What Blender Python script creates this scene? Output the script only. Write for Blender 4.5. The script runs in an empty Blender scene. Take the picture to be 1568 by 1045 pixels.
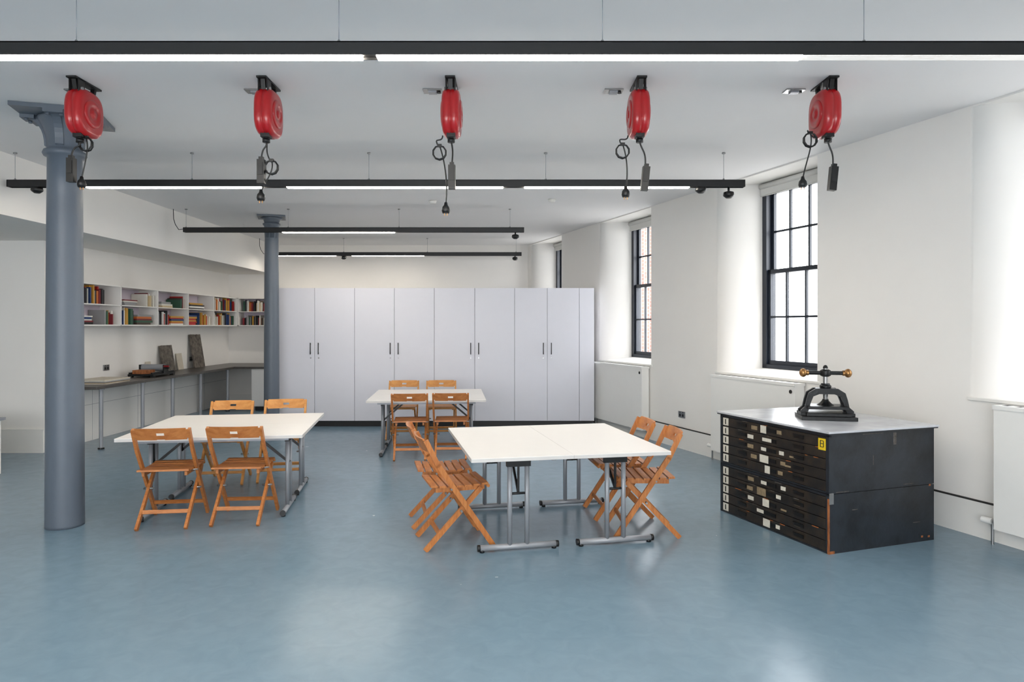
import bpy, math, random
from mathutils import Vector, Matrix
random.seed(7)
scene = bpy.context.scene
CEIL = 3.40
CAMH = 1.65

# ------------------------------------------------------------------ materials
def srgb(r, g, b):
    def f(c):
        c /= 255.0
        return c/12.92 if c <= 0.04045 else ((c+0.055)/1.055)**2.4
    return (f(r), f(g), f(b), 1.0)

MATS = {}
def mat(name, col, rough=0.5, metal=0.0, noise=0.0, nscale=8.0, bump=0.0, bscale=40.0, emis=None, estr=0.0, spec=0.5, col2=None, stretch=None, coat=0.0):
    if name in MATS: return MATS[name]
    m = bpy.data.materials.new(name); m.use_nodes = True
    nt = m.node_tree; b = nt.nodes['Principled BSDF']
    b.inputs['Base Color'].default_value = col
    b.inputs['Roughness'].default_value = rough
    b.inputs['Metallic'].default_value = metal
    b.inputs['Specular IOR Level'].default_value = spec
    b.inputs['Coat Weight'].default_value = coat
    if emis:
        b.inputs['Emission Color'].default_value = emis
        b.inputs['Emission Strength'].default_value = estr
    tc = nt.nodes.new('ShaderNodeTexCoord')
    src = tc.outputs['Object']
    if stretch:
        mp = nt.nodes.new('ShaderNodeMapping'); mp.inputs['Scale'].default_value = stretch
        nt.links.new(src, mp.inputs['Vector']); src = mp.outputs['Vector']
    if noise > 0 or col2:
        n = nt.nodes.new('ShaderNodeTexNoise'); n.inputs['Scale'].default_value = nscale
        n.inputs['Detail'].default_value = 6; n.inputs['Roughness'].default_value = 0.6
        nt.links.new(src, n.inputs['Vector'])
        r = nt.nodes.new('ShaderNodeValToRGB')
        c2 = col2 if col2 else tuple([max(0, c*(1-noise)) for c in col[:3]]+[1])
        r.color_ramp.elements[0].position = 0.35; r.color_ramp.elements[0].color = c2
        r.color_ramp.elements[1].position = 0.62; r.color_ramp.elements[1].color = col
        nt.links.new(n.outputs['Fac'], r.inputs['Fac'])
        nt.links.new(r.outputs['Color'], b.inputs['Base Color'])
    if bump > 0:
        n2 = nt.nodes.new('ShaderNodeTexNoise'); n2.inputs['Scale'].default_value = bscale
        n2.inputs['Detail'].default_value = 4
        nt.links.new(src, n2.inputs['Vector'])
        bp = nt.nodes.new('ShaderNodeBump'); bp.inputs['Strength'].default_value = bump
        bp.inputs['Distance'].default_value = 0.01
        nt.links.new(n2.outputs['Fac'], bp.inputs['Height'])
        nt.links.new(bp.outputs['Normal'], b.inputs['Normal'])
    MATS[name] = m
    return m

M_wall = mat('wall_paint', srgb(240,237,232), 0.7, noise=0.02, nscale=1.5, bump=0.05, bscale=6)
M_ceil = mat('ceiling_paint', srgb(240,238,237), 0.8, noise=0.015, nscale=1)
M_trim = mat('trim_paint', srgb(235,233,228), 0.5, noise=0.01)
M_line = mat('dark_gap_and_shadow_line', srgb(40,38,36), 0.8, noise=0.1)
M_seam = mat('door_gap', srgb(140,140,146), 0.8, noise=0.05)
M_radi = mat('radiator_enamel', srgb(238,237,233), 0.4, noise=0.01)
M_cab = mat('cabinet_laminate', srgb(222,222,230), 0.38, noise=0.01)
M_black = mat('black_metal', srgb(16,16,17), 0.45, noise=0.15)
M_blackp = mat('black_plastic', srgb(13,13,14), 0.4, noise=0.1)
M_navy = mat('window_paint', srgb(26,33,45), 0.4, noise=0.1)
M_col = mat('column_paint', srgb(92,101,112), 0.42, noise=0.05, nscale=5, bump=0.25, bscale=14)
M_red = mat('red_plastic', srgb(176,14,22), 0.3, noise=0.08, coat=0.3)
M_redd = mat('dark_red_plastic', srgb(130,12,18), 0.4, noise=0.05)
M_wood = mat('beech_wood', srgb(192,124,66), 0.42, col2=srgb(166,98,46), nscale=10, stretch=(1,6,1))
M_wood2 = mat('beech_wood_light', srgb(210,150,84), 0.42, col2=srgb(190,126,62), nscale=10, stretch=(1,6,1))
M_top = mat('white_laminate', srgb(240,237,232), 0.35, noise=0.01)
M_edge = mat('white_edge', srgb(205,203,200), 0.5, noise=0.02)
M_grey = mat('grey_steel', srgb(150,153,158), 0.35, metal=0.2, noise=0.04)
M_steel = mat('brushed_steel', srgb(165,165,165), 0.3, metal=0.9, noise=0.1, nscale=20)
M_brass = mat('brass', srgb(166,124,78), 0.3, metal=0.9, noise=0.15)
M_iron = mat('cast_iron', srgb(22,24,26), 0.38, metal=0.3, noise=0.3, bump=0.2, bscale=60)
M_chest = mat('chest_paint', srgb(36,41,48), 0.36, col2=srgb(20,23,27), nscale=5, bump=0.2, bscale=18)
M_chestd = mat('drawer_front', srgb(24,23,22), 0.45, col2=srgb(50,41,32), nscale=9)
M_ctop = mat('chest_top', srgb(196,198,202), 0.25, noise=0.18, nscale=4)
M_paper = mat('paper_label', srgb(215,210,196), 0.7, noise=0.15, nscale=30)
M_beige = mat('beige_label', srgb(146,128,100), 0.7, noise=0.3, nscale=40)
M_yel = mat('yellow_label', srgb(226,192,26), 0.6, noise=0.05)
M_raw = mat('raw_wood', srgb(166,100,54), 0.6, col2=srgb(120,68,34), nscale=12, stretch=(3,3,1))
M_scuff = mat('scuffed_paint', srgb(92,88,84), 0.6, col2=srgb(60,52,44), nscale=30)
M_counter = mat('worktop', srgb(80,76,72), 0.35, noise=0.2, nscale=12)
M_stone = mat('litho_stone', srgb(112,104,94), 0.7, col2=srgb(66,60,54), nscale=14, bump=0.3)
M_lav = mat('shelf_back', srgb(216,205,216), 0.6, noise=0.02)
M_blind = mat('blind_fabric', srgb(215,214,210), 0.8, noise=0.03)
M_card = mat('card', srgb(205,196,180), 0.8, noise=0.1)
M_emit = mat('led_diffuser', (1,1,1,1), 0.5, emis=(1.0,0.91,0.79,1), estr=55)
M_emitd = mat('led_diffuser_perforated', (1,1,1,1), 0.5, emis=(1.0,0.93,0.84,1), estr=0.5, noise=0.6, nscale=60)

def floor_mat():
    m = bpy.data.materials.new('blue_vinyl_floor'); m.use_nodes = True
    nt = m.node_tree; b = nt.nodes['Principled BSDF']
    tc = nt.nodes.new('ShaderNodeTexCoord')
    n = nt.nodes.new('ShaderNodeTexNoise'); n.inputs['Scale'].default_value = 9; n.inputs['Detail'].default_value = 10
    n.inputs['Distortion'].default_value = 0.8
    nt.links.new(tc.outputs['Object'], n.inputs['Vector'])
    r = nt.nodes.new('ShaderNodeValToRGB')
    r.color_ramp.elements[0].position = 0.3; r.color_ramp.elements[0].color = srgb(110,134,150)
    r.color_ramp.elements[1].position = 0.72; r.color_ramp.elements[1].color = srgb(118,142,158)
    nt.links.new(n.outputs['Fac'], r.inputs['Fac']); nt.links.new(r.outputs['Color'], b.inputs['Base Color'])
    n2 = nt.nodes.new('ShaderNodeTexNoise'); n2.inputs['Scale'].default_value = 7; n2.inputs['Detail'].default_value = 8
    nt.links.new(tc.outputs['Object'], n2.inputs['Vector'])
    r2 = nt.nodes.new('ShaderNodeMapRange'); r2.inputs['To Min'].default_value = 0.17; r2.inputs['To Max'].default_value = 0.31
    nt.links.new(n2.outputs['Fac'], r2.inputs['Value']); nt.links.new(r2.outputs['Result'], b.inputs['Roughness'])
    bp = nt.nodes.new('ShaderNodeBump'); bp.inputs['Strength'].default_value = 0.07; bp.inputs['Distance'].default_value = 0.01
    n3 = nt.nodes.new('ShaderNodeTexNoise'); n3.inputs['Scale'].default_value = 3
    nt.links.new(tc.outputs['Object'], n3.inputs['Vector'])
    nt.links.new(n3.outputs['Fac'], bp.inputs['Height']); nt.links.new(bp.outputs['Normal'], b.inputs['Normal'])
    return m
M_floor = floor_mat()

def brick_mat():
    m = bpy.data.materials.new('brick_facade'); m.use_nodes = True
    nt = m.node_tree; b = nt.nodes['Principled BSDF']; b.inputs['Roughness'].default_value = 0.9
    tc = nt.nodes.new('ShaderNodeTexCoord'); mp = nt.nodes.new('ShaderNodeMapping')
    mp.inputs['Rotation'].default_value = (math.radians(90), 0, math.radians(90))
    nt.links.new(tc.outputs['Object'], mp.inputs['Vector'])
    br = nt.nodes.new('ShaderNodeTexBrick'); br.inputs['Scale'].default_value = 3.0
    br.inputs['Color1'].default_value = srgb(104,66,58); br.inputs['Color2'].default_value = srgb(118,80,70)
    br.inputs['Mortar'].default_value = srgb(160,150,144)
    nt.links.new(mp.outputs['Vector'], br.inputs['Vector']); nt.links.new(br.outputs['Color'], b.inputs['Base Color'])
    return m
M_brick = brick_mat()

def glass_mat():
    m = bpy.data.materials.new('window_glass'); m.use_nodes = True
    nt = m.node_tree
    for n in list(nt.nodes): nt.nodes.remove(n)
    o = nt.nodes.new('ShaderNodeOutputMaterial'); mx = nt.nodes.new('ShaderNodeMixShader')
    t = nt.nodes.new('ShaderNodeBsdfTransparent'); g = nt.nodes.new('ShaderNodeBsdfGlossy')
    g.inputs['Roughness'].default_value = 0.02; mx.inputs[0].default_value = 0.05
    nt.links.new(t.outputs[0], mx.inputs[1]); nt.links.new(g.outputs[0], mx.inputs[2]); nt.links.new(mx.outputs[0], o.inputs[0])
    return m
M_glass = glass_mat()

# ------------------------------------------------------------------ mesh builder
class MB:
    def __init__(s): s.v=[]; s.f=[]; s.m=[]; s.sm=[]; s.mats=[]; s.X=Matrix.Identity(4)
    def mi(s, m):
        if m not in s.mats: s.mats.append(m)
        return s.mats.index(m)
    def add(s, vs, fs, m, smooth=False, M=None):
        o=len(s.v); T = s.X @ M if M is not None else s.X
        s.v += [T @ Vector(p) for p in vs]
        k=s.mi(m)
        for f in fs: s.f.append([o+i for i in f]); s.m.append(k); s.sm.append(smooth)
    def box(s, c, d, m, M=None):
        x,y,z=[q/2 for q in d]; cx,cy,cz=c
        vs=[(cx+a*x,cy+b*y,cz+e*z) for a in(-1,1) for b in(-1,1) for e in(-1,1)]
        s.add(vs,[(0,1,3,2),(4,6,7,5),(0,4,5,1),(2,3,7,6),(0,2,6,4),(1,5,7,3)],m,False,M)
    def b2(s,x0,x1,y0,y1,z0,z1,m,M=None):
        s.box(((x0+x1)/2,(y0+y1)/2,(z0+z1)/2),(abs(x1-x0),abs(y1-y0),abs(z1-z0)),m,M)
    def cyl(s,p0,p1,r0,m,r1=None,seg=16,cap=True):
        s.tube([p0,p1],r0,m,seg,[r0,r0 if r1 is None else r1],cap)
    def tube(s,pts,r,m,seg=10,rad=None,cap=True,closed=False):
        P=[Vector(p) for p in pts]; n=len(P)
        rad=rad or [r]*n
        vs=[]; prev=None
        for i in range(n):
            if closed: t=(P[(i+1)%n]-P[i-1]).normalized()
            elif i==0: t=(P[1]-P[0]).normalized()
            elif i==n-1: t=(P[-1]-P[-2]).normalized()
            else: t=(P[i+1]-P[i-1]).normalized()
            if prev is None:
                a=Vector((0,0,1)) if abs(t.z)<0.9 else Vector((1,0,0))
                u=t.cross(a).normalized()
            else:
                u=(prev-t*prev.dot(t)).normalized()
            prev=u; w=t.cross(u)
            for k in range(seg):
                a=2*math.pi*k/seg
                vs.append(P[i]+(u*math.cos(a)+w*math.sin(a))*rad[i])
        fs=[]
        R=n if closed else n-1
        for i in range(R):
            j=(i+1)%n
            for k in range(seg):
                k2=(k+1)%seg
                fs.append((i*seg+k,i*seg+k2,j*seg+k2,j*seg+k))
        s.add(vs,fs,m,True)
        if cap and not closed:
            s.add(vs[:seg],[tuple(range(seg-1,-1,-1))],m,False)
            s.add(vs[-seg:],[tuple(range(seg))],m,False)
    def lathe(s,prof,m,seg=32,M=None):
        vs=[];fs=[]
        for r,z in prof:
            for k in range(seg):
                a=2*math.pi*k/seg; vs.append((r*math.cos(a),r*math.sin(a),z))
        for i in range(len(prof)-1):
            for k in range(seg):
                k2=(k+1)%seg; fs.append((i*seg+k,i*seg+k2,(i+1)*seg+k2,(i+1)*seg+k))
        s.add(vs,fs,m,True,M)
        s.add(vs[:seg],[tuple(range(seg-1,-1,-1))],m,False,M); s.add(vs[-seg:],[tuple(range(seg))],m,False,M)
    def prism(s,poly,z0,z1,m,M=None,smooth=False):
        n=len(poly); vs=[(x,y,z0) for x,y in poly]+[(x,y,z1) for x,y in poly]
        s.add(vs,[tuple(range(n-1,-1,-1)),tuple(range(n,2*n))],m,False,M)
        s.add(vs,[(i,(i+1)%n,n+(i+1)%n,n+i) for i in range(n)],m,smooth,M)
    def beam(s,p0,p1,wx,t,m,side=Vector((1,0,0))):
        p0=Vector(p0);p1=Vector(p1); d=(p1-p0); L=d.length; d.normalize()
        u=(side-d*side.dot(d)).normalized(); w=d.cross(u)
        M=Matrix((( u.x,w.x,d.x,p0.x),(u.y,w.y,d.y,p0.y),(u.z,w.z,d.z,p0.z),(0,0,0,1)))
        s.box((0,0,L/2),(wx,t,L),m,M)
    def make(s,name,loc=(0,0,0),rz=0,bevel=0.0,bseg=2,parent=None,scale=None):
        me=bpy.data.meshes.new(name)
        if scale: s.v=[Vector((v[0]*scale[0],v[1]*scale[1],v[2]*scale[2])) for v in s.v]
        me.from_pydata([tuple(v) for v in s.v],[],s.f)
        for m in s.mats: me.materials.append(m)
        for p,k,sm in zip(me.polygons,s.m,s.sm): p.material_index=k; p.use_smooth=sm
        me.update()
        import bmesh
        bm=bmesh.new(); bm.from_mesh(me)
        bmesh.ops.remove_doubles(bm, verts=bm.verts, dist=0.00005) if bevel==0 else None
        bmesh.ops.recalc_face_normals(bm, faces=bm.faces); bm.to_mesh(me); bm.free()
        o=bpy.data.objects.new(name,me); scene.collection.objects.link(o)
        o.location=loc; o.rotation_euler=(0,0,rz)
        if bevel>0:
            md=o.modifiers.new('bevel','BEVEL'); md.width=bevel; md.segments=bseg; md.limit_method='ANGLE'; md.angle_limit=math.radians(50)
        if parent: o.parent=parent
        return o

def Tr(x,y,z): return Matrix.Translation((x,y,z))
def Rx(a): return Matrix.Rotation(a,4,'X')
def Ry(a): return Matrix.Rotation(a,4,'Y')
def Rz(a): return Matrix.Rotation(a,4,'Z')

# ------------------------------------------------------------------ right wall frame
TX,TY=-0.3345,0.9424
NX,NY=0.9424,0.3345
WX0=5.56
WALLROT=math.atan2(NY,NX)
def W(u,n,z=0): return (WX0+u*TX+n*NX, u*TY+n*NY, z)
def U(d): return d/TY
WM=Matrix(((NX,TX,0,WX0),(NY,TY,0,0),(0,0,1,0),(0,0,0,1)))   # local (n,u,z)->world

YB=14.7; YF=-4.0; XL=-9.5; XLW=-6.1; YN=8.9

# floor / ceiling
def wallx(d,n=0): return WX0+(-0.355*d)+n/0.9424
mb=MB(); mb.prism([(XL-0.2,YF-0.2),(wallx(YF-0.2,0.6),YF-0.2),(wallx(YB+0.2,0.6),YB+0.2),(XL-0.2,YB+0.2)],-0.15,0,M_floor); mb.make('floor')
mb=MB(); mb.prism([(XL-0.2,YF-0.2),(wallx(YF-0.2,0.9),YF-0.2),(wallx(YB+0.2,0.9),YB+0.2),(XL-0.2,YB+0.2)],CEIL,CEIL+0.2,M_ceil); mb.make('ceiling')
mb=MB(); mb.b2(XL,wallx(YB,0.6),YB,YB+0.2,0,CEIL,M_wall); mb.make('wall_back')
# wall behind the camera; its wide glazed opening is unseen, added for frontal daylight
OX0,OX1,OZ0,OZ1=-5.0,2.5,0.8,2.9
mb=MB(); mb.b2(XL,OX0,YF-0.2,YF,0,CEIL,M_wall); mb.b2(OX1,wallx(YF,0.3),YF-0.2,YF,0,CEIL,M_wall)
mb.b2(OX0,OX1,YF-0.2,YF,0,OZ0,M_wall); mb.b2(OX0,OX1,YF-0.2,YF,OZ1,CEIL,M_wall); mb.make('wall_front')
mb=MB()
mb.b2(OX0,OX1,YF-0.14,YF-0.06,OZ0,OZ0+0.06,M_navy); mb.b2(OX0,OX1,YF-0.14,YF-0.06,OZ1-0.06,OZ1,M_navy)
for i in range(7):
    x=OX0+(OX1-OX0)*i/6; x=min(max(x,OX0+0.03),OX1-0.03)
    mb.b2(x-0.03,x+0.03,YF-0.14,YF-0.06,OZ0+0.06,OZ1-0.06,M_navy)
mb.b2(OX0,OX1,YF-0.105,YF-0.1,OZ0,OZ1,M_glass)
mb.make('window_0')  # unseen window, added to let fill daylight in from behind the camera
mb=MB(); mb.b2(XL-0.2,XL,YF,YN,0,CEIL,M_wall); mb.b2(XL-0.2,XLW,YN,YB,0,CEIL,M_wall); mb.make('wall_left')
mb=MB(); mb.b2(XL,-5.1,YF,YN,2.77,CEIL,M_wall); mb.b2(XLW,-5.1,YN,YB,2.77,CEIL,M_wall); mb.make('trim_bulkhead')

REC=[(-2.3,-0.75),(0.78,2.33),(3.85,5.40),(6.93,8.48),(9.95,11.50),(13.0,14.5)]  # first two recesses are out of view, added for extra window light
DEP=0.5; SPL=0.31; SILLW=1.08; SILLG=1.15; HEAD=CEIL-0.015
mb=MB()
u0,u1=U(YF)-0.1,U(YB)+0.1
def q(a,b,c,d,sm=False): mb.add([a,b,c,d],[(0,1,2,3)],M_wall,sm)
q((0,u0,0),(0,u1,0),(0,u1,SILLW),(0,u0,SILLW))
q((0,u0,HEAD),(0,u1,HEAD),(0,u1,CEIL),(0,u0,CEIL))
cur=u0
for (da,db) in REC:
    a=U(da); b=U(db)
    q((0,cur,SILLW),(0,a,SILLW),(0,a,HEAD),(0,cur,HEAD)); cur=b
    far=[]
    for i in range(13):
        t=i/12
        P0=(0,b+0.02);P1=(0,b-0.17);P2=(DEP,b-SPL)
        far.append(((1-t)**2*P0[0]+2*t*(1-t)*P1[0]+t*t*P2[0],(1-t)**2*P0[1]+2*t*(1-t)*P1[1]+t*t*P2[1]))
    cur=b+0.02
    def sz(n): return SILLW+(SILLG-SILLW)*n/DEP
    q((0,a,SILLW),(DEP,a+SPL,SILLG),(DEP,a+SPL,HEAD),(0,a,HEAD))
    vs=[];fs=[]
    for n,u in far: vs+= [(n,u,sz(n)),(n,u,HEAD)]
    for i in range(12): fs.append((2*i,2*i+1,2*i+3,2*i+2))
    mb.add(vs,fs,M_wall,True)
    poly=[(0,a,SILLW),(DEP,a+SPL,SILLG)]+[(n,u,sz(n)) for n,u in reversed(far)]
    mb.add(poly,[tuple(range(len(poly)))],M_wall)
    poly=[(0,a,HEAD),(DEP,a+SPL,HEAD)]+[(n,u,HEAD) for n,u in reversed(far)]
    mb.add(poly,[tuple(range(len(poly)))],M_wall)
q((0,cur,SILLW),(0,u1,SILLW),(0,u1,HEAD),(0,cur,HEAD))
for i in range(len(mb.v)): mb.v[i]=WM@mb.v[i]
mb.make('wall_right')

def portal(loc,dirv,sx,sy):
    L=bpy.data.lights.new('window_portal','AREA'); L.shape='RECTANGLE'; L.size=sx; L.size_y=sy; L.cycles.is_portal=True
    lo=bpy.data.objects.new('window_portal',L); scene.collection.objects.link(lo); lo.location=loc
    lo.rotation_euler=Vector(dirv).to_track_quat('-Z','Y').to_euler()
portal(((OX0+OX1)/2,YF-0.3,(OZ0+OZ1)/2),(0,1,0),OX1-OX0,OZ1-OZ0)
k=0
for (da,db) in REC:
    k+=1
    a=U(da);b=U(db)
    mb=MB(); mb.X=WM
    mb.b2(-0.02,0.02,a-0.03,b+0.03,SILLW-0.015,SILLW+0.012,M_trim)
    mb.make('trim_sill_%d'%k,bevel=0.004)
    mb=MB(); mb.X=WM
    ua,ub=a+SPL-0.02,b-SPL+0.02
    n0=DEP-0.06
    z0,z1=SILLG-0.01,HEAD-0.002
    F=M_navy
    mb.b2(n0,n0+0.14,ua,ua+0.075,z0,z1,F); mb.b2(n0,n0+0.14,ub-0.075,ub,z0,z1,F)
    mb.b2(n0,n0+0.14,ua,ub,z0,z0+0.05,F); mb.b2(n0,n0+0.14,ua,ub,z1-0.08,z1,F)
    zm=2.31
    for (s0,s1,nn) in ((z0+0.05,zm+0.025,n0+0.025),(zm-0.025,z1-0.08,n0+0.075)):
        A,B=ua+0.075,ub-0.075
        mb.b2(nn,nn+0.04,A,A+0.045,s0,s1,F); mb.b2(nn,nn+0.04,B-0.045,B,s0,s1,F)
        mb.b2(nn,nn+0.04,A,B,s0,s0+0.05,F); mb.b2(nn,nn+0.04,A,B,s1-0.05,s1,F)
        for t in (1/3,2/3):
            uu=A+(B-A)*t; mb.b2(nn+0.005,nn+0.035,uu-0.012,uu+0.012,s0,s1,F)
        zz=(s0+s1)/2; mb.b2(nn+0.005,nn+0.035,A,B,zz-0.012,zz+0.012,F)
        mb.b2(nn+0.018,nn+0.022,A,B,s0,s1,M_glass)
    mb.make('window_%d'%k)
    mb=MB(); mb.X=WM
    mb.cyl((n0-0.05,ua+0.03,HEAD-0.04),(n0-0.05,ub-0.03,HEAD-0.04),0.032,M_blind)
    mb.b2(n0-0.052,n0-0.046,ua+0.04,ub-0.04,HEAD-0.15,HEAD-0.04,M_blind)
    mb.cyl((n0-0.05,ua+0.04,HEAD-0.155),(n0-0.05,ub-0.04,HEAD-0.155),0.009,M_blind)
    mb.make('roller_blind')
    portal(W((ua+ub)/2,DEP+0.15,(z0+z1)/2),(-NX,-NY,0),ub-ua,z1-z0)
    if k>=2 and k<=5:
        mb=MB(); mb.X=WM
        ra,rb=U(da)+0.03,U(db)-0.06
        if k==4: ra=U(7.08)
        if k==3: rb=U(5.15)
        mb.b2(-0.14,-0.02,ra,rb,0.13,1.03,M_radi)
        mb.b2(-0.15,-0.012,ra-0.006,rb+0.006,1.03,1.06,M_radi)
        for j in range(14):
            uu=ra+0.06+(rb-ra-0.12)*j/13
            mb.b2(-0.11,-0.05,uu-0.02,uu+0.02,1.0601,1.0603,M_line)
        mb.b2(-0.03,-0.019,ra+0.2,ra+0.25,0.3,0.9,M_radi); mb.b2(-0.03,-0.019,rb-0.25,rb-0.2,0.3,0.9,M_radi)
        mb.cyl((-0.08,ra-0.05,0.0),(-0.08,ra-0.05,0.17),0.011,M_steel)
        mb.cyl((-0.08,ra-0.05,0.17),(-0.08,ra+0.02,0.17),0.012,M_steel)
        mb.cyl((-0.08,ra-0.05,0.17),(-0.08,ra-0.13,0.17),0.022,M_radi)
        mb.cyl((-0.08,rb+0.05,0.0),(-0.08,rb+0.05,0.17),0.011,M_steel)
        mb.cyl((-0.08,rb+0.0,0.17),(-0.08,rb+0.06,0.17),0.012,M_steel)
        mb.cyl((-0.08,rb+0.05,0.17),(-0.08,rb+0.13,0.17),0.024,M_radi)
        mb.cyl((-0.141,ra+0.06,0.97),(-0.147,ra+0.06,0.97),0.02,M_line)
        mb.make('radiator',bevel=0.006)

mb=MB(); mb.X=WM
mb.b2(-0.018,0.0,U(YF),U(YB),0,0.275,M_trim); mb.b2(-0.02,0.0,U(YF),U(YB),0.275,0.287,M_line)  # dark strip along the top paints the skirting's thin shadow line
mb.make('baseboard_right')
mb=MB(); mb.b2(XL,XLW,YN-0.02,YN,0,0.3,M_trim); mb.b2(XL,XLW+0.012,YN-0.024,YN,0.3,0.31,M_trim); mb.make('baseboard_left')
mb=MB(); mb.b2(XLW,0.2,YB-0.02,YB,0,0.2,M_trim); mb.make('baseboard_back')
mb=MB()
mb.b2(XLW,XLW+0.015,YN+0.02,YB-0.02,0,0.82,M_trim)
mb.b2(XLW+0.015,XLW+0.0165,YN+0.02,YB-0.02,0.52,0.524,M_seam)
for y in [9.9,11.1,12.3,13.5]: mb.b2(XLW+0.015,XLW+0.0165,y,y+0.004,0,0.82,M_seam)
mb.make('trim_panelling')

# ------------------------------------------------------------------ columns
def column(loc, big=True, k=1.0):
    mb=MB()
    mb.lathe([(0.142*k,0),(0.142*k,0.02),(0.14*k,0.4),(0.136*k,1.6),(0.128*k,2.7),(0.125*k,3.04),(0.125*k,3.05)],M_col,40)
    if big:
        mb.lathe([(0.125,3.04),(0.15,3.05),(0.16,3.07),(0.15,3.095),(0.128,3.105),(0.125,3.13),(0.132,3.2),(0.155,3.28),(0.18,3.33),(0.19,3.345),(0.19,3.36)],M_col,40)
        for a in range(4):
            M=Rz(a*math.pi/2+0.30)
            pts=[(0.10,3.11),(0.14,3.13)]
            for i in range(9):
                t=i/8*math.pi/2
                pts.append((0.14+0.12*(1-math.cos(t)),3.14+0.2*math.sin(t)))
            pts+= [(0.29,3.365),(0.10,3.365)]
            MM=M@Matrix(((1,0,0,0),(0,0,1,0),(0,1,0,0),(0,0,0,1)))
            mb.prism(pts,-0.03,0.03,M_col,MM)
            mb.box((0.25,0,3.352),(0.10,0.14,0.028),M_col,M)
            for sy in (-0.045,0.045): mb.cyl(M@Vector((0.26,sy,3.322)),M@Vector((0.26,sy,3.339)),0.014,M_col)
        mb.box((0,0,3.382),(0.60,0.60,0.032),M_col,Rz(0.30))
    else:
        mb.lathe([(0.125*k,3.05),(0.135*k,3.24),(0.16*k,3.26),(0.16*k,3.28),(0.13*k,3.29),(0.15*k,3.34),(0.2*k,3.37)],M_col,32)
        mb.box((0,0,3.385),(0.42,0.42,0.026),M_col,Rz(0.3))
    return mb.make('cast_iron_column',loc)
column((-3.70,5.65,0)); column((-3.82,10.85,0),False,0.84)

# ------------------------------------------------------------------ storage cabinets
mb=MB()
ed=[421,482,543,604,665,727,788,838,887,910]; xs=[(p-784)/93.3 for p in ed]
y0=11.2
mb.b2(xs[0],xs[-1],y0+0.025,y0+0.62,0.095,2.28,M_cab)
mb.b2(xs[0]+0.02,xs[-1]-0.02,y0+0.06,y0+0.60,0,0.095,M_black)
for i in range(9):
    mb.b2(xs[i]+0.003,xs[i+1]-0.003,y0,y0+0.022,0.1,2.278,M_cab)
for i in range(1,9): mb.b2(xs[i]-0.003,xs[i]+0.003,y0+0.0221,y0+0.0245,0.1,2.278,M_seam)
for c in (1,3,5,7):
    for sg in (-1,1):
        x=xs[c]+sg*0.065
        mb.cyl((x,y0-0.03,1.19),(x,y0-0.03,1.38),0.007,M_black)
        mb.cyl((x,y0-0.03,1.21),(x,y0+0.002,1.21),0.005,M_black); mb.cyl((x,y0-0.03,1.36),(x,y0+0.002,1.36),0.005,M_black)
        mb.cyl((x,y0-0.006,1.13),(x,y0+0.001,1.13),0.011,M_steel)
mb.make('storage_cabinet_wall')

# ------------------------------------------------------------------ left counter, shelves
mb=MB()
mb.b2(XLW+0.016,-5.42,8.75+0.16,YB-0.021,0.82,0.86,M_counter)
mb.b2(-5.42,-4.3,13.3,YB-0.021,0.82,0.86,M_counter)
for d in (9.17,10.2,11.1,12.1,13.25):
    mb.cyl((-5.52,d,0.0),(-5.52,d,0.82),0.026,M_grey); mb.cyl((-5.52,d,0),(-5.52,d,0.02),0.04,M_blackp); mb.cyl((-5.52,d,0.8),(-5.52,d,0.82),0.045,M_grey)
mb.b2(-5.1,-4.3,13.36,YB-0.03,0.08,0.815,M_top); mb.b2(-5.05,-4.35,13.42,YB-0.03,0,0.08,M_black)
mb.b2(-5.08,-4.72,13.345,13.36,0.1,0.8,M_top); mb.b2(-4.7,-4.32,13.345,13.36,0.1,0.8,M_top)
mb.make('worktop_counter',bevel=0.003)
mb=MB()
S0,S1=XLW,-5.78; za,zb=1.655,2.25; t=0.02
def unit(x0,x1,y0,y1,axis,divs):
    mb.b2(x0,x1,y0,y1,za,za+t,M_top); mb.b2(x0,x1,y0,y1,zb-t,zb,M_top)
    mb.b2(x0,x1,y0,y1,1.95,1.965,M_top)
    if axis=='y':
        mb.b2(x0,x0+0.008,y0,y1,za,zb,M_lav)
        for y in divs: mb.b2(x0,x1,y-0.01,y+0.01,za,zb,M_top)
    else:
        mb.b2(x0,x1,y1-0.008,y1,za,zb,M_lav)
        for x in divs: mb.b2(x-0.01,x+0.01,y0,y1,za,zb,M_top)
unit(S0,S1,YN+0.05,YB,'y',[8.96,10.1,11.15,12.2,13.25,14.36])
unit(S1,-4.2,14.38,YB,'x',[-5.77,-5.0,-4.21])
mb.make('wall_shelf_unit')

bookcols=[srgb(*c) for c in [(40,40,44),(180,40,36),(225,222,212),(50,90,70),(200,150,60),(70,60,50),(150,150,150),(30,60,110),(235,235,230),(120,30,40),(20,20,22),(210,190,150),(200,110,50),(230,225,215)]]
BM=[mat('book_cover_%d'%i,c,0.6,noise=0.05) for i,c in enumerate(bookcols)]
mb=MB()
def books_y(y0,y1,z,hm=0.24):
    y=y0
    while y<y1:
        w=random.uniform(0.012,0.04); h=random.uniform(0.65,1)*hm; dp=random.uniform(0.2,0.27)
        mb.b2(S0+0.02,S0+0.03+dp,y,y+w,z,z+h,random.choice(BM)); y+=w+0.002
def books_x(x0,x1,z,hm=0.24):
    x=x0
    while x<x1:
        w=random.uniform(0.015,0.04); h=random.uniform(0.65,1)*hm; dp=random.uniform(0.18,0.26)
        mb.b2(x,x+w,YB-0.03-dp,YB-0.02,z,z+h,random.choice(BM)); x+=w+0.002
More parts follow.
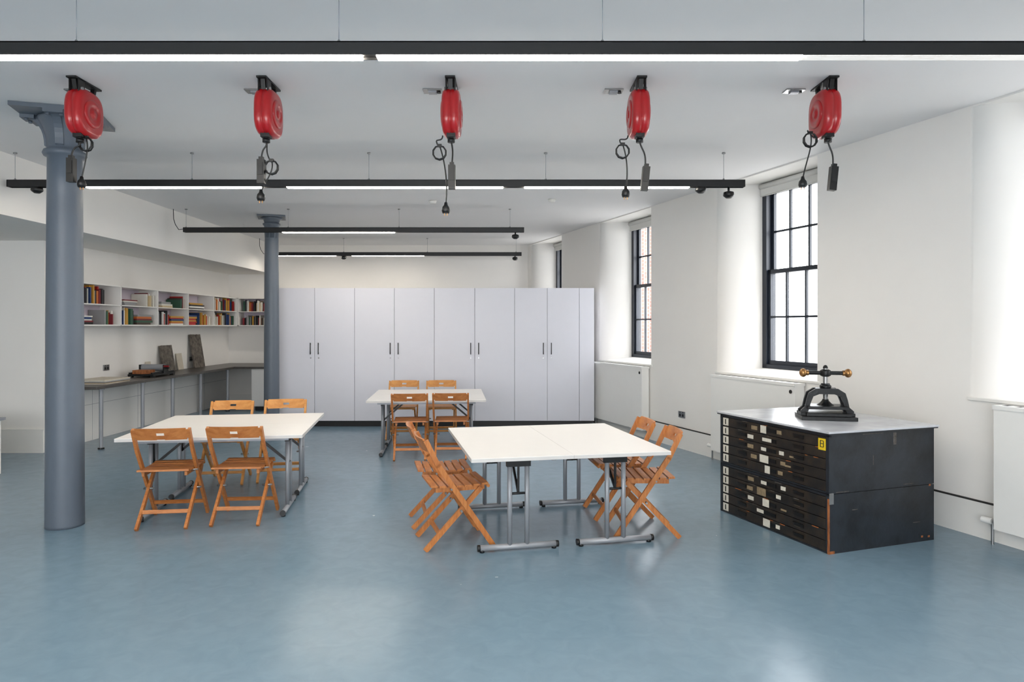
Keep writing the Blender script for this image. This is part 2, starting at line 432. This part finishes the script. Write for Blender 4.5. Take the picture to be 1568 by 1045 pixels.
def stack_y(y0,y1,z,n):
    for i in range(n):
        h=random.uniform(0.015,0.035); a=random.uniform(0,0.05)
        mb.b2(S0+0.03,S0+0.29,y0+a,y1-random.uniform(0,0.08),z,z+h,random.choice(BM)); z+=h+0.0005
z1_,z2_=za+t+0.001,1.966
books_y(9.15,9.75,z2_,0.27); stack_y(9.05,9.5,z1_,5); books_y(9.8,9.95,z1_,0.22)
stack_y(10.2,10.6,z2_,4); books_y(10.13,10.5,z1_,0.26); stack_y(10.55,11.05,z1_,5); books_y(10.9,11.1,z2_,0.22)
books_y(11.2,11.55,z1_,0.26); stack_y(11.6,12.1,z1_,6); stack_y(11.3,11.7,z2_,3); books_y(12.0,12.15,z2_,0.22)
stack_y(12.3,12.9,z2_,4); stack_y(12.25,12.6,z1_,6); books_y(12.65,13.15,z1_,0.24)
books_y(13.28,14.32,z2_,0.26); books_y(13.3,14.3,z1_,0.25)
books_x(-5.7,-5.05,z2_,0.25); books_x(-4.95,-4.3,z2_,0.25); books_x(-5.7,-5.1,z1_,0.22); books_x(-4.95,-4.4,z1_,0.22)
mb.make('shelf_books')

# counter items
CT=0.861
mb=MB()
for i in range(5):
    mb.box((random.uniform(-.01,.01),random.uniform(-.01,.01),0.006+i*0.012),(0.42,0.6,0.0115),[M_card,M_beige,M_grey,M_paper,M_card][i],Rz(random.uniform(-.05,.05)))
mb.make('paper_stack',(-5.72,9.55,CT))
mb=MB()
mb.b2(-0.2,0.2,-0.34,0.34,0.02,0.05,M_iron)
for x in(-0.17,0.17):
    for y in (-0.3,0.3): mb.b2(x-0.03,x+0.03,y-0.03,y+0.03,0,0.02,M_iron)
    mb.b2(x-0.015,x+0.015,-0.34,0.34,0.05,0.075,M_iron)
mb.cyl((-0.19,0.05,0.13),(0.19,0.05,0.13),0.055,M_grey,seg=24)
for x in(-0.19,0.19): mb.b2(x-0.012,x+0.012,-0.02,0.12,0.05,0.18,M_iron)
mb.cyl((0.19,0.05,0.13),(0.25,0.05,0.13),0.012,M_iron); mb.beam((0.25,0.05,0.13),(0.25,-0.12,0.16),0.015,0.02,M_iron)
mb.cyl((0.25,-0.12,0.16),(0.33,-0.12,0.16),0.014,M_redd)
mb.b2(-0.15,0.1,-0.3,-0.1,0.05,0.11,M_raw)
mb.make('proofing_press',(-5.72,10.85,CT),bevel=0.003)
def slab(y,h,w,m,name,th=0.03):
    mb=MB(); lean=0.16
    n=12; pts=[(-w/2,0),(w/2,0)]
    for i in range(n+1): pts.append((w/2-w*i/n, h*(1-0.012*random.random())))
    MM=Matrix(((0,0,1,0),(1,0,0,0),(0,1,0,0),(0,0,0,1)))
    mb.prism(pts,0,th,m,Ry(-lean)@MM)
    return mb.make(name,(XLW+0.0+math.sin(lean)*h+0.012,y,CT+0.001),bevel=0.004)
slab(11.95,0.46,0.4,M_stone,'litho_stone'); slab(13.05,0.64,0.42,M_stone,'litho_stone')
slab(12.45,0.3,0.2,M_card,'mounted_print',0.01)
slab(11.4,0.2,0.16,M_card,'mounted_print',0.01)
def socket(M,name='wall_socket',w=0.146):
    mb=MB(); mb.X=M
    mb.box((0,0,0),(w,0.012,0.086),M_steel)
    for sx in (-w*0.22,w*0.22):
        mb.box((sx,-0.0065,-0.01),(0.04,0.002,0.035),M_blackp); mb.box((sx,-0.0065,0.028),(0.018,0.004,0.012),M_blackp)
    mb.make(name,bevel=0.002)
for y in (9.15,10.25,12.95): socket(Tr(XLW+0.0075,y,1.03)@Rz(math.pi/2))
socket(Tr(*W(U(9.2),-0.0075,0.46))@Rz(WALLROT-math.pi/2))
mb=MB(); mb.b2(-7.2,-5.72,7.0,7.64,0.0,0.6,M_top); mb.b2(-7.22,-5.68,6.98,7.66,0.6,0.63,M_grey)
for x in (-6.7,-6.2): mb.b2(x-0.003,x+0.003,6.9985,7.0,0.03,0.58,M_seam)
mb.make('low_storage_unit',bevel=0.003)

# ------------------------------------------------------------------ track lights
def track(d,x0,x1,lit,wires,spots,tail=False,dim=()):
    mb=MB(); zb_=CAMH+1.40; h=0.07; w=0.075
    CE=CEIL-0.002
    mb.b2(x0,x1,d-w/2,d-w/2+0.006,zb_,zb_+h,M_black); mb.b2(x0,x1,d+w/2-0.006,d+w/2,zb_,zb_+h,M_black)
    mb.b2(x0,x1,d-w/2,d+w/2,zb_+h-0.006,zb_+h,M_black)
    mb.b2(x0,x0+0.006,d-w/2,d+w/2,zb_,zb_+h,M_black); mb.b2(x1-0.006,x1,d-w/2,d+w/2,zb_,zb_+h,M_black)
    mb.b2(x0,x1,d-w/2+0.006,d+w/2-0.006,zb_+0.012,zb_+h-0.006,M_blackp)
    for a,b in lit: mb.b2(a,b,d-w/2+0.006,d+w/2-0.006,zb_-0.006,zb_+0.012,M_emit)
    for a,b in dim: mb.b2(a,b,d-w/2+0.006,d+w/2-0.006,zb_-0.003,zb_+0.012,M_emitd)
    for x in wires:
        mb.cyl((x,d,zb_+h),(x,d,CE),0.0022,M_grey,seg=6)
        mb.cyl((x,d,zb_+h),(x,d,zb_+h+0.02),0.014,M_steel,0.006,seg=12); mb.cyl((x,d,CE-0.012),(x,d,CE),0.018,M_steel,seg=12)
    for x,drop in spots:
        mb.cyl((x,d,zb_-drop),(x,d,zb_+0.01),0.011,M_blackp); mb.lathe([(0.02,0.03),(0.05,0.02),(0.055,-0.01),(0.05,-0.02),(0.025,-0.04)][::-1],M_blackp,20,Tr(x,d,zb_-drop))
    if tail:
        pts=[Vector((x0,d,zb_+0.05)),Vector((x0-0.08,d,zb_+0.04)),Vector((x0-0.14,d+.02,zb_+0.12)),Vector((x0-0.17,d+.03,zb_+0.2)),Vector((x0-0.16,d,CE))]
        mb.tube(pts,0.005,M_blackp,6)
    return mb.make('linear_track_light')
track(3.55,-3.9,3.4,[(-3.85,-0.78),(-0.70,1.50)],[-3.63,-2.265,-0.9,0.47,1.83,3.2],[],dim=[(1.5,3.38)])
track(6.87,-5.06,2.335,[(-4.28,-2.53),(-2.26,-0.09),(0.125,1.78)],[-5.0,-3.22,-1.44,0.34,2.13],[(-4.78,0.02),(1.9,0.02),(2.18,0.07)])
track(10.16,-4.88,0.18,[(-3.41,-1.75)],[-4.85,-3.33,-1.68,-0.03],[(0.05,0.06)],True)
track(13.55,-4.85,0.19,[(-4.7,-3.5),(-3.17,-1.75)],[-4.8,-3.34,-1.68,0.08],[(-3.34,0.03),(0.06,0.05)],True)
track(0.2,-4.5,3.6,[(-4.3,-2),(-1.8,0.4),(0.6,3.4)],[-4,-2,0,2],[])  # overhead track out of view, added to brighten the room
track(-2.8,-4.5,3.6,[(-4.3,-2),(-1.8,0.4),(0.6,3.4)],[-4,-2,0,2],[])  # unseen track behind the camera, added as more fill light

# ------------------------------------------------------------------ cable reels
def reel(x,loop,block,plug):
    D=4.9; mb=MB()
    zc=3.172; CE=CEIL-0.002
    mb.box((0,0,CE-0.006),(0.07,0.30,0.012),M_black)
    for sy in(-0.11,0.11):
        mb.beam((0,sy,CE-0.01),(0,sy*0.8,zc+0.13),0.03,0.022,M_black)
    for sx in (-0.032,0.032): mb.box((sx,-0.085,CE-0.05),(0.006,0.07,0.09),M_black)
    mb.cyl((-0.045,-0.085,CE-0.07),(0.045,-0.085,CE-0.07),0.012,M_steel)
    pts=[]
    for i in range(40):
        a=2*math.pi*i/40; ry,rz=0.152,0.168
        e=0.68
        c,s_=math.cos(a),math.sin(a)
        pts.append((math.copysign(abs(c)**e,c)*ry, math.copysign(abs(s_)**e,s_)*rz))
    def layer(xx,k): return [(xx,p[0]*k,zc+p[1]*k) for p in pts]
    prof=[(-0.062,0.0001),(-0.062,0.80),(-0.056,0.9),(-0.04,0.98),(-0.004,1.0),(-0.003,0.975),(0.003,0.975),(0.004,1.0),(0.04,0.98),(0.056,0.9),(0.062,0.80),(0.062,0.0001)]
    vs=[];fs=[]
    for xx,k in prof: vs+=layer(xx,k)
    n=40
    for i in range(len(prof)-1):
        for j in range(n):
            fs.append((i*n+j,i*n+(j+1)%n,(i+1)*n+(j+1)%n,(i+1)*n+j))
    mb.add(vs,fs,M_red,True)
    for sg in (-1,1):
        MM=Tr(sg*0.06,0,zc)@Ry(sg*math.pi/2)
        mb.lathe([(0.10,0.0),(0.10,0.006),(0.09,0.012),(0.06,0.014),(0.055,0.008),(0.03,0.008),(0.028,0.016),(0.01,0.018)],M_red,28,MM)
    for (yy,zz) in ((0.11,0.1),(-0.11,0.1),(-0.11,-0.1),(0.11,-0.1)):
        mb.cyl((-0.055,yy*0.95,zc+zz),(0.055,yy*0.95,zc+zz),0.014,M_redd)
    mb.box((0.0,-0.05,zc-0.165),(0.06,0.07,0.035),M_blackp); mb.cyl((0,-0.05,zc-0.19),(0,-0.05,zc-0.17),0.02,M_blackp)
    mb.cyl((0,-0.05,zc-0.215),(0,-0.05,zc-0.19),0.026,M_blackp)
    y=-0.05
    bx,bz=block; lx,lz=loop; px,pz=plug
    def bez(P,n=14):
        out=[]
        for seg in range((len(P)-1)//3):
            a,b,c,d=[Vector(q_) for q_ in P[seg*3:seg*3+4]]
            for i in range(n+(seg==(len(P)-1)//3-1)):
                t_=i/n; out.append(a*(1-t_)**3+b*3*t_*(1-t_)**2+c*3*t_*t_*(1-t_)+d*t_**3)
        return out
    top=(0,y,zc-0.2)
    mb.tube(bez([top,(0.01,y,zc-0.27),(bx+0.01,y,bz+0.2),(bx,y,bz+0.09)]),0.006,M_blackp,8)
    MM=Tr(bx,y,bz)@Ry(0.1 if bx>0.02 else 0)
    mb.box((0,0,0),(0.05,0.045,0.17),M_blackp,MM); mb.box((0,-0.024,0.02),(0.034,0.006,0.09),M_black,MM); mb.box((0,0,0.09),(0.03,0.03,0.03),M_blackp,MM)
    sx=lx*0.5-0.02 if lx<0 else 0.005
    mb.tube(bez([(sx,y+0.02,zc-0.16),(sx,y+.02,zc-0.22),(lx-0.05,y+.02,lz+0.12),(lx-0.01,y+.02,lz+0.05)]),0.005,M_blackp,8)
    ring=[(lx+0.047*math.sin(a),y+0.02+0.012*math.sin(a/2),lz+0.05*math.cos(a)) for a in [2*math.pi*i/20*2 for i in range(21)]]
    mb.tube(ring,0.0055,M_blackp,8)
    mb.box((lx,y+0.02,lz+0.05),(0.03,0.025,0.02),M_blackp)
    mb.tube(bez([(lx,y+.02,lz+0.05),(lx+0.03,y+.02,lz-0.03),(px+0.02,y+.02,(lz+pz)/2),(px,y+.02,pz+0.03)]),0.005,M_blackp,8)
    mb.lathe([(0.01,0.05),(0.014,0.03),(0.026,0.015),(0.03,-0.01),(0.024,-0.028)][::-1],M_blackp,16,Tr(px,y+.02,pz))
    for s_ in (-0.01,0.01): mb.box((px+s_,y+.02,pz-0.035),(0.005,0.006,0.02),M_brass)
    mb.make('cable_reel',(x,D,0))
    mb=MB()
    mb.box((0,0,CE-0.004),(0.14,0.09,0.008),M_steel,); mb.box((0.0,0.0,CE-0.014),(0.06,0.05,0.014),M_grey); mb.cyl((0.045,0,CE-0.008),(0.045,0,CE-0.02),0.014,M_blackp)
    mb.make('ceiling_socket',(x-0.155,D+0.16,0))
reel(-3.07,(.03,2.95),(-.06,2.76),(0,2.67))
reel(-1.746,(.03,2.785),(-.035,2.75),(-.045,2.575))
reel(-.432,(-.085,2.89),(.005,2.71),(-.04,2.485))
reel(.906,(-.117,2.9),(.04,2.70),(-.095,2.60))
reel(2.244,(-.117,2.98),(.035,2.70),(-.17,2.67))
for (x,y) in ((-0.8,3.45),(0.55,9.4),(-1.1,9.5)):
    mb=MB(); mb.lathe([(0.03,CEIL-0.042),(0.045,CEIL-0.032),(0.05,CEIL-0.014),(0.055,CEIL-0.002)],M_trim,24); mb.make('smoke_detector',(x,y,0))

# ------------------------------------------------------------------ tables
def table(x,y,rot):
    mb=MB(); H=0.72; w,l=0.748,1.5
    mb.b2(-w/2,w/2,-l/2,l/2,H-0.004,H,M_top); mb.b2(-w/2,w/2,-l/2,l/2,H-0.028,H-0.004,M_edge)
    for sx in(-0.26,0.26): mb.b2(sx-0.015,sx+0.015,-0.62,0.62,H-0.06,H-0.028,M_grey)
    for sy in (-1,1):
        yy=sy*0.575
        mb.b2(-0.28,0.28,yy-0.02,yy+0.02,H-0.06,H-0.028,M_grey)
        for sx in (-0.065,0.065):
            mb.cyl((sx,yy,0.04),(sx,yy,H-0.045),0.018,M_grey,seg=14)
        mb.cyl((-0.29,yy,0.032),(0.29,yy,0.032),0.022,M_grey,seg=14)
        for sx in(-1,1):
            mb.cyl((sx*0.285,yy,0.032),(sx*0.305,yy,0.032),0.024,M_blackp); mb.cyl((sx*0.27,yy,0.0),(sx*0.27,yy,0.02),0.018,M_blackp)
        mb.b2(-0.09,0.09,yy-0.02,yy+0.02,H-0.10,H-0.06,M_black)
        mb.beam((0.0,yy,H-0.30),(0.0,yy-sy*0.30,H-0.045),0.014,0.022,M_black)
        mb.beam((0.0,yy-sy*0.005,H-0.30),(0.0,yy,H-0.10),0.014,0.018,M_black)
        mb.cyl((-0.07,yy,H-0.30),(0.07,yy,H-0.30),0.009,M_black)
    return mb.make('folding_table',(x,y,0),rot)
def pair(cx,cy,ang,side):
    a=math.radians(ang)
    if side:
        ex=(math.cos(a),math.sin(a))
        for s in(-1,1): table(cx+s*0.375*ex[0],cy+s*0.375*ex[1],a)
    else:
        ey=(-math.sin(a),math.cos(a))
        for s in(-1,1): table(cx+s*0.375*ey[0],cy+s*0.375*ey[1],a+math.pi/2)
pair(0.30,5.665,11.5,True)
pair(-2.65,6.48,8.5,False)
pair(-1.14,9.32,5,False)

# ------------------------------------------------------------------ chairs
def chair(x,y,face,light=False):
    mb=MB(); WD=M_wood2 if light else M_wood
    for sx in (-1,1):
        mb.beam((sx*0.215,-0.25,0.79),(sx*0.215,-0.155,0.60),0.022,0.036,WD)
        mb.beam((sx*0.215,-0.163,0.617),(sx*0.215,0.26,0.006),0.022,0.038,WD)
        mb.beam((sx*0.188,0.17,0.43),(sx*0.188,-0.25,0.006),0.022,0.036,WD)
        mb.beam((sx*0.165,-0.17,0.425),(sx*0.165,0.2,0.43),0.02,0.032,WD)
        mb.cyl((sx*0.15,0.015,0.275),(sx*0.23,0.015,0.275),0.008,M_steel)
        mb.cyl((sx*0.15,-0.06,0.435),(sx*0.228,-0.06,0.435),0.007,M_steel)
    for i in range(7):
        yy=-0.185+i*0.064; zz=0.447+0.010*((i-3)/3)**2
        mb.box((0,0,0),(0.40,0.05,0.014),WD,Tr(0,yy,zz)@Rx(0.06*(i-3)/3))
    mb.cyl((-0.2,0.225,0.44),(0.2,0.225,0.44),0.012,WD)
    mb.beam((-0.188,-0.145,0.12),(0.188,-0.145,0.12),0.03,0.016,WD,Vector((0,0.4,1)))
    mb.beam((-0.215,0.185,0.12),(0.215,0.185,0.12),0.028,0.016,WD,Vector((0,-0.4,1)))
    n=14; Wd=0.45
    def yb(xx): return -0.235-0.028*(1-(xx/(Wd/2))**2)
    def seg(x0,x1,z0,z1):
        t_=0.016
        sl=lambda z: -(z-0.745)*0.45
        v=[]
        for xx in (x0,x1):
            for z in (z0,z1):
                y_=yb(xx)+sl(z)
                v+= [(xx,y_-t_/2,z),(xx,y_+t_/2,z)]
        mb.add(v,[(0,1,3,2),(4,6,7,5),(0,4,5,1),(2,3,7,6),(0,2,6,4),(1,5,7,3)],WD)
    for i in range(n):
        x0=-Wd/2+Wd*i/n; x1=x0+Wd/n
        if i in (6,7):
            seg(x0,x1,0.71,0.74); seg(x0,x1,0.762,0.80)
        else:
            e=0.012 if i in(0,n-1) else 0
            seg(x0,x1,0.705+e,0.80-e)
    a=math.radians(face)-math.pi/2
    return mb.make('folding_chair',(x,y,0),a,scale=(1.0,1.0,1.035))
chair(-2.87,5.76,98); chair(-2.30,5.86,94)
chair(-3.05,7.30,-82,True); chair(-2.50,7.44,-80,True)
chair(-1.28,8.60,96); chair(-0.77,8.66,93)
chair(-1.62,10.12,-86,True); chair(-1.05,10.14,-84,True)
chair(-0.45,5.24,17); chair(-0.60,5.78,12)
chair(1.05,5.49,181); chair(0.94,6.02,186)

# ------------------------------------------------------------------ plan chest
CX,CY=2.564,5.696
mb=MB(); dx,dy=0.515,0.63
R2=random.Random(21)
for (z0,z1) in ((0.0,0.43),(0.435,0.865)):
    mb.b2(-dx+0.02,dx,-dy,dy,z0,z1,M_chest)
    nd=5; hh=(z1-z0-0.03)/nd
    mb.b2(-dx,-dx+0.02,-dy,-dy+0.03,z0,z1,M_chest); mb.b2(-dx,-dx+0.02,dy-0.03,dy,z0,z1,M_chest)
    mb.b2(-dx,-dx+0.02,-dy,dy,z1-0.018,z1,M_chest); mb.b2(-dx,-dx+0.02,-dy,dy,z0,z0+0.012,M_chest)
    for i in range(nd):
        a=z0+0.014+i*hh; b=a+hh-0.007
        mb.b2(-dx+0.003,-dx+0.019,-dy+0.034,dy-0.034,a,b,M_chestd)
        zc=(a+b)/2
        for yy in (-0.33,0.33):
            mb.b2(-dx-0.004,-dx+0.003,yy-0.05,yy+0.05,zc-0.012,zc+0.014,M_blackp)
            mb.b2(-dx-0.009,-dx-0.003,yy-0.055,yy+0.055,zc+0.011,zc+0.018,M_iron)
        mb.b2(-dx-0.001,-dx+0.003,dy-0.11,dy-0.04,a+0.004,b-0.004,M_paper)
        mb.b2(-dx-0.002,-dx-0.001,dy-0.082,dy-0.068,a+0.014,b-0.014,M_line)
        mb.b2(-dx-0.003,-dx+0.003,-0.08,0.06,zc-0.016,zc+0.016,M_iron)
        mm=R2.choice([M_paper,M_beige,M_paper]); w=R2.uniform(0.03,0.055); o=R2.uniform(-0.03,0.1)
        tall=R2.random()<0.6
        mb.b2(-dx-0.0045,-dx-0.003,o-w,o+w,zc-(0.03 if tall else 0.014),zc+(0.032 if tall else 0.014),mm)
        if R2.random()<0.6:
            o=R2.uniform(-0.5,-0.15); mb.b2(-dx-0.0015,-dx+0.003,o,o+0.06,zc-0.015,zc-0.002,M_beige)
        if R2.random()<0.7:
            o=R2.uniform(0.14,0.2); mb.b2(-dx-0.0015,-dx+0.003,o,o+0.07,zc-0.018,zc+0.014,R2.choice([M_paper,M_beige]))
        if R2.random()<0.5:
            o=R2.uniform(-0.2,-0.12); mb.b2(-dx-0.0015,-dx+0.003,o,o+0.05,zc-0.014,zc+0.016,R2.choice([M_paper,M_beige]))
        for _ in range(3):
            o=R2.uniform(-0.55,0.45); mb.b2(-dx+0.0022,-dx+0.004,o,o+R2.uniform(0.02,0.08),b-0.006,b+0.0005,M_raw if R2.random()<0.4 else M_scuff)
mb.b2(-dx+0.01,dx-0.01,-dy+0.01,dy-0.01,0.43,0.435,M_line)
mb.b2(-dx-0.02,dx+0.02,-dy-0.02,dy+0.02,0.865,0.875,M_chest)
mb.b2(-dx-0.025,dx+0.025,-dy-0.025,dy+0.025,0.875,0.89,M_ctop)
mb.b2(-dx-0.003,-dx+0.0,-dy+0.03,-dy+0.10,0.745,0.83,M_yel)
mb.b2(-dx-0.004,-dx-0.003,-dy+0.075,-dy+0.083,0.765,0.815,M_line)
for zz in (0.765,0.79,0.811): mb.b2(-dx-0.004,-dx-0.003,-dy+0.05,-dy+0.08,zz,zz+0.005,M_line)
mb.b2(-dx-0.004,-dx-0.003,-dy+0.046,-dy+0.053,0.768,0.813,M_line)
mb.b2(-dx-0.004,-dx+0.004,-dy-0.003,-dy+0.012,0.0,0.40,M_raw)
mb.b2(-dx-0.003,-dx+0.05,-dy-0.003,-dy+0.01,0.0,0.02,M_raw)
mb.b2(-dx+0.0,-dx+0.04,-dy-0.004,-dy,0.36,0.44,M_steel)
for (xx,zz) in ((0.38,0.03),(0.45,0.025),(0.46,0.42)): mb.b2(xx,xx+0.02,-dy-0.0012,-dy,zz,zz+0.015,M_raw)
for (xx,zz,a_,b_) in ((0.10,0.76,0.03,0.09),(-0.3,0.30,0.05,0.006),(0.2,0.45,0.10,0.005),(-0.1,0.62,0.006,0.07),(0.3,0.15,0.07,0.006),(-0.45,0.44,0.12,0.006),(-0.2,0.85,0.2,0.005)):
    mb.b2(xx,xx+a_,-dy-0.0008,-dy,zz,zz+b_,M_scuff)
mb.make('plan_chest',(CX,CY,0),WALLROT,bevel=0.0015)

# book press
mb=MB(); 
mb.b2(-0.25,0.25,-0.17,0.17,0.0,0.03,M_iron); mb.b2(-0.2,0.2,-0.14,0.14,0.03,0.055,M_iron)
mb.b2(-0.185,0.185,-0.13,0.13,0.085,0.11,M_iron)
mb.lathe([(0.08,0.11),(0.05,0.13),(0.03,0.15),(0.028,0.16)],M_iron,20)
arch=[(-0.24,0.03),(-0.24,0.07),(-0.20,0.10),(-0.185,0.16),(-0.165,0.215),(-0.10,0.25),(0.10,0.25),(0.165,0.215),(0.185,0.16),(0.20,0.10),(0.24,0.07),(0.24,0.03),
      (0.19,0.03),(0.165,0.08),(0.15,0.13),(0.125,0.185),(0.07,0.205),(-0.07,0.205),(-0.125,0.185),(-0.15,0.13),(-0.165,0.08),(-0.19,0.03)]
outer=arch[:12]; inner=arch[12:][::-1]
inner=[inner[0],inner[0]]+inner[1:-1]+[inner[-1],inner[-1]]
XZ=Matrix(((1,0,0,0),(0,0,1,0),(0,1,0,0),(0,0,0,1)))
for yc in (-0.055,0.055):
    for i in range(11):
        A,B,C,D_=outer[i],outer[i+1],inner[i+1],inner[i]
        poly=[A,B,C] if C==D_ else [A,B,C,D_]
        mb.prism(poly,yc-0.015,yc+0.015,M_iron,XZ)
mb.b2(-0.09,0.09,-0.06,0.06,0.205,0.25,M_iron)
for sx in (-1,1):
    mb.b2(sx*0.215-0.03,sx*0.215+0.03,-0.1,0.1,0.03,0.055,M_iron)
mb.lathe([(0.05,0.25),(0.055,0.27),(0.04,0.28),(0.04,0.29)],M_iron,20)
mb.cyl((0,0,0.12),(0,0,0.42),0.022,M_steel)
for i in range(14): mb.lathe([(0.022,0),(0.026,0.004),(0.022,0.008)],M_steel,14,Tr(0,0,0.14+0.009*i))
mb.lathe([(0.03,0.345),(0.05,0.355),(0.05,0.395),(0.03,0.405)],M_iron,20)
mb.lathe([(0.02,0.405),(0.024,0.42),(0.016,0.435),(0.005,0.44)],M_iron,16)
mb.cyl((-0.19,0,0.375),(0.19,0,0.375),0.016,M_iron)
for sx in(-1,1):
    MM=Tr(sx*0.205,0,0.375)
    pr=[(0.0012,-0.036)]+[(0.036*math.sin(a),-0.036*math.cos(a)) for a in [math.pi*i/10 for i in range(1,10)]]+[(0.0012,0.036)]
    mb.lathe(pr,M_brass,18,MM)
    mb.cyl((sx*0.155,0,0.375),(sx*0.175,0,0.375),0.022,M_brass)
mb.make('book_press',(2.58,5.62,0.891),math.radians(-12),bevel=0.003,scale=(0.84,0.9,1))

# ------------------------------------------------------------------ outside
mb=MB(); mb.X=WM
mb.b2(0.7,40,-20,60,-0.3,-0.15,mat('paving',srgb(190,188,184),0.9,noise=0.1)); mb.make('ground')
mb=MB(); mb.X=WM
mb.b2(11,16,29,48,-0.15,7.5,M_brick)
for uu in range(30,47,3):
    for zz in (0.9,4.0):
        mb.b2(10.97,11.0,uu,uu+1.1,zz,zz+1.9,M_edge)
mb.make('brick_building')

# ------------------------------------------------------------------ world and lights
w=bpy.data.worlds.new('World'); scene.world=w; w.use_nodes=True
bg=w.node_tree.nodes['Background']; bg.inputs['Color'].default_value=(0.93,0.96,1.0,1); bg.inputs['Strength'].default_value=11.5

cam=bpy.data.cameras.new('camera'); co=bpy.data.objects.new('camera',cam); scene.collection.objects.link(co)
co.location=(0,0,CAMH); co.rotation_euler=(math.pi/2,0,0); cam.lens=24; cam.sensor_width=36; cam.shift_y=-22.5/1568
cam.clip_start=0.05
scene.camera=co
scene.view_settings.view_transform='Standard'
scene.view_settings.exposure=-0.05
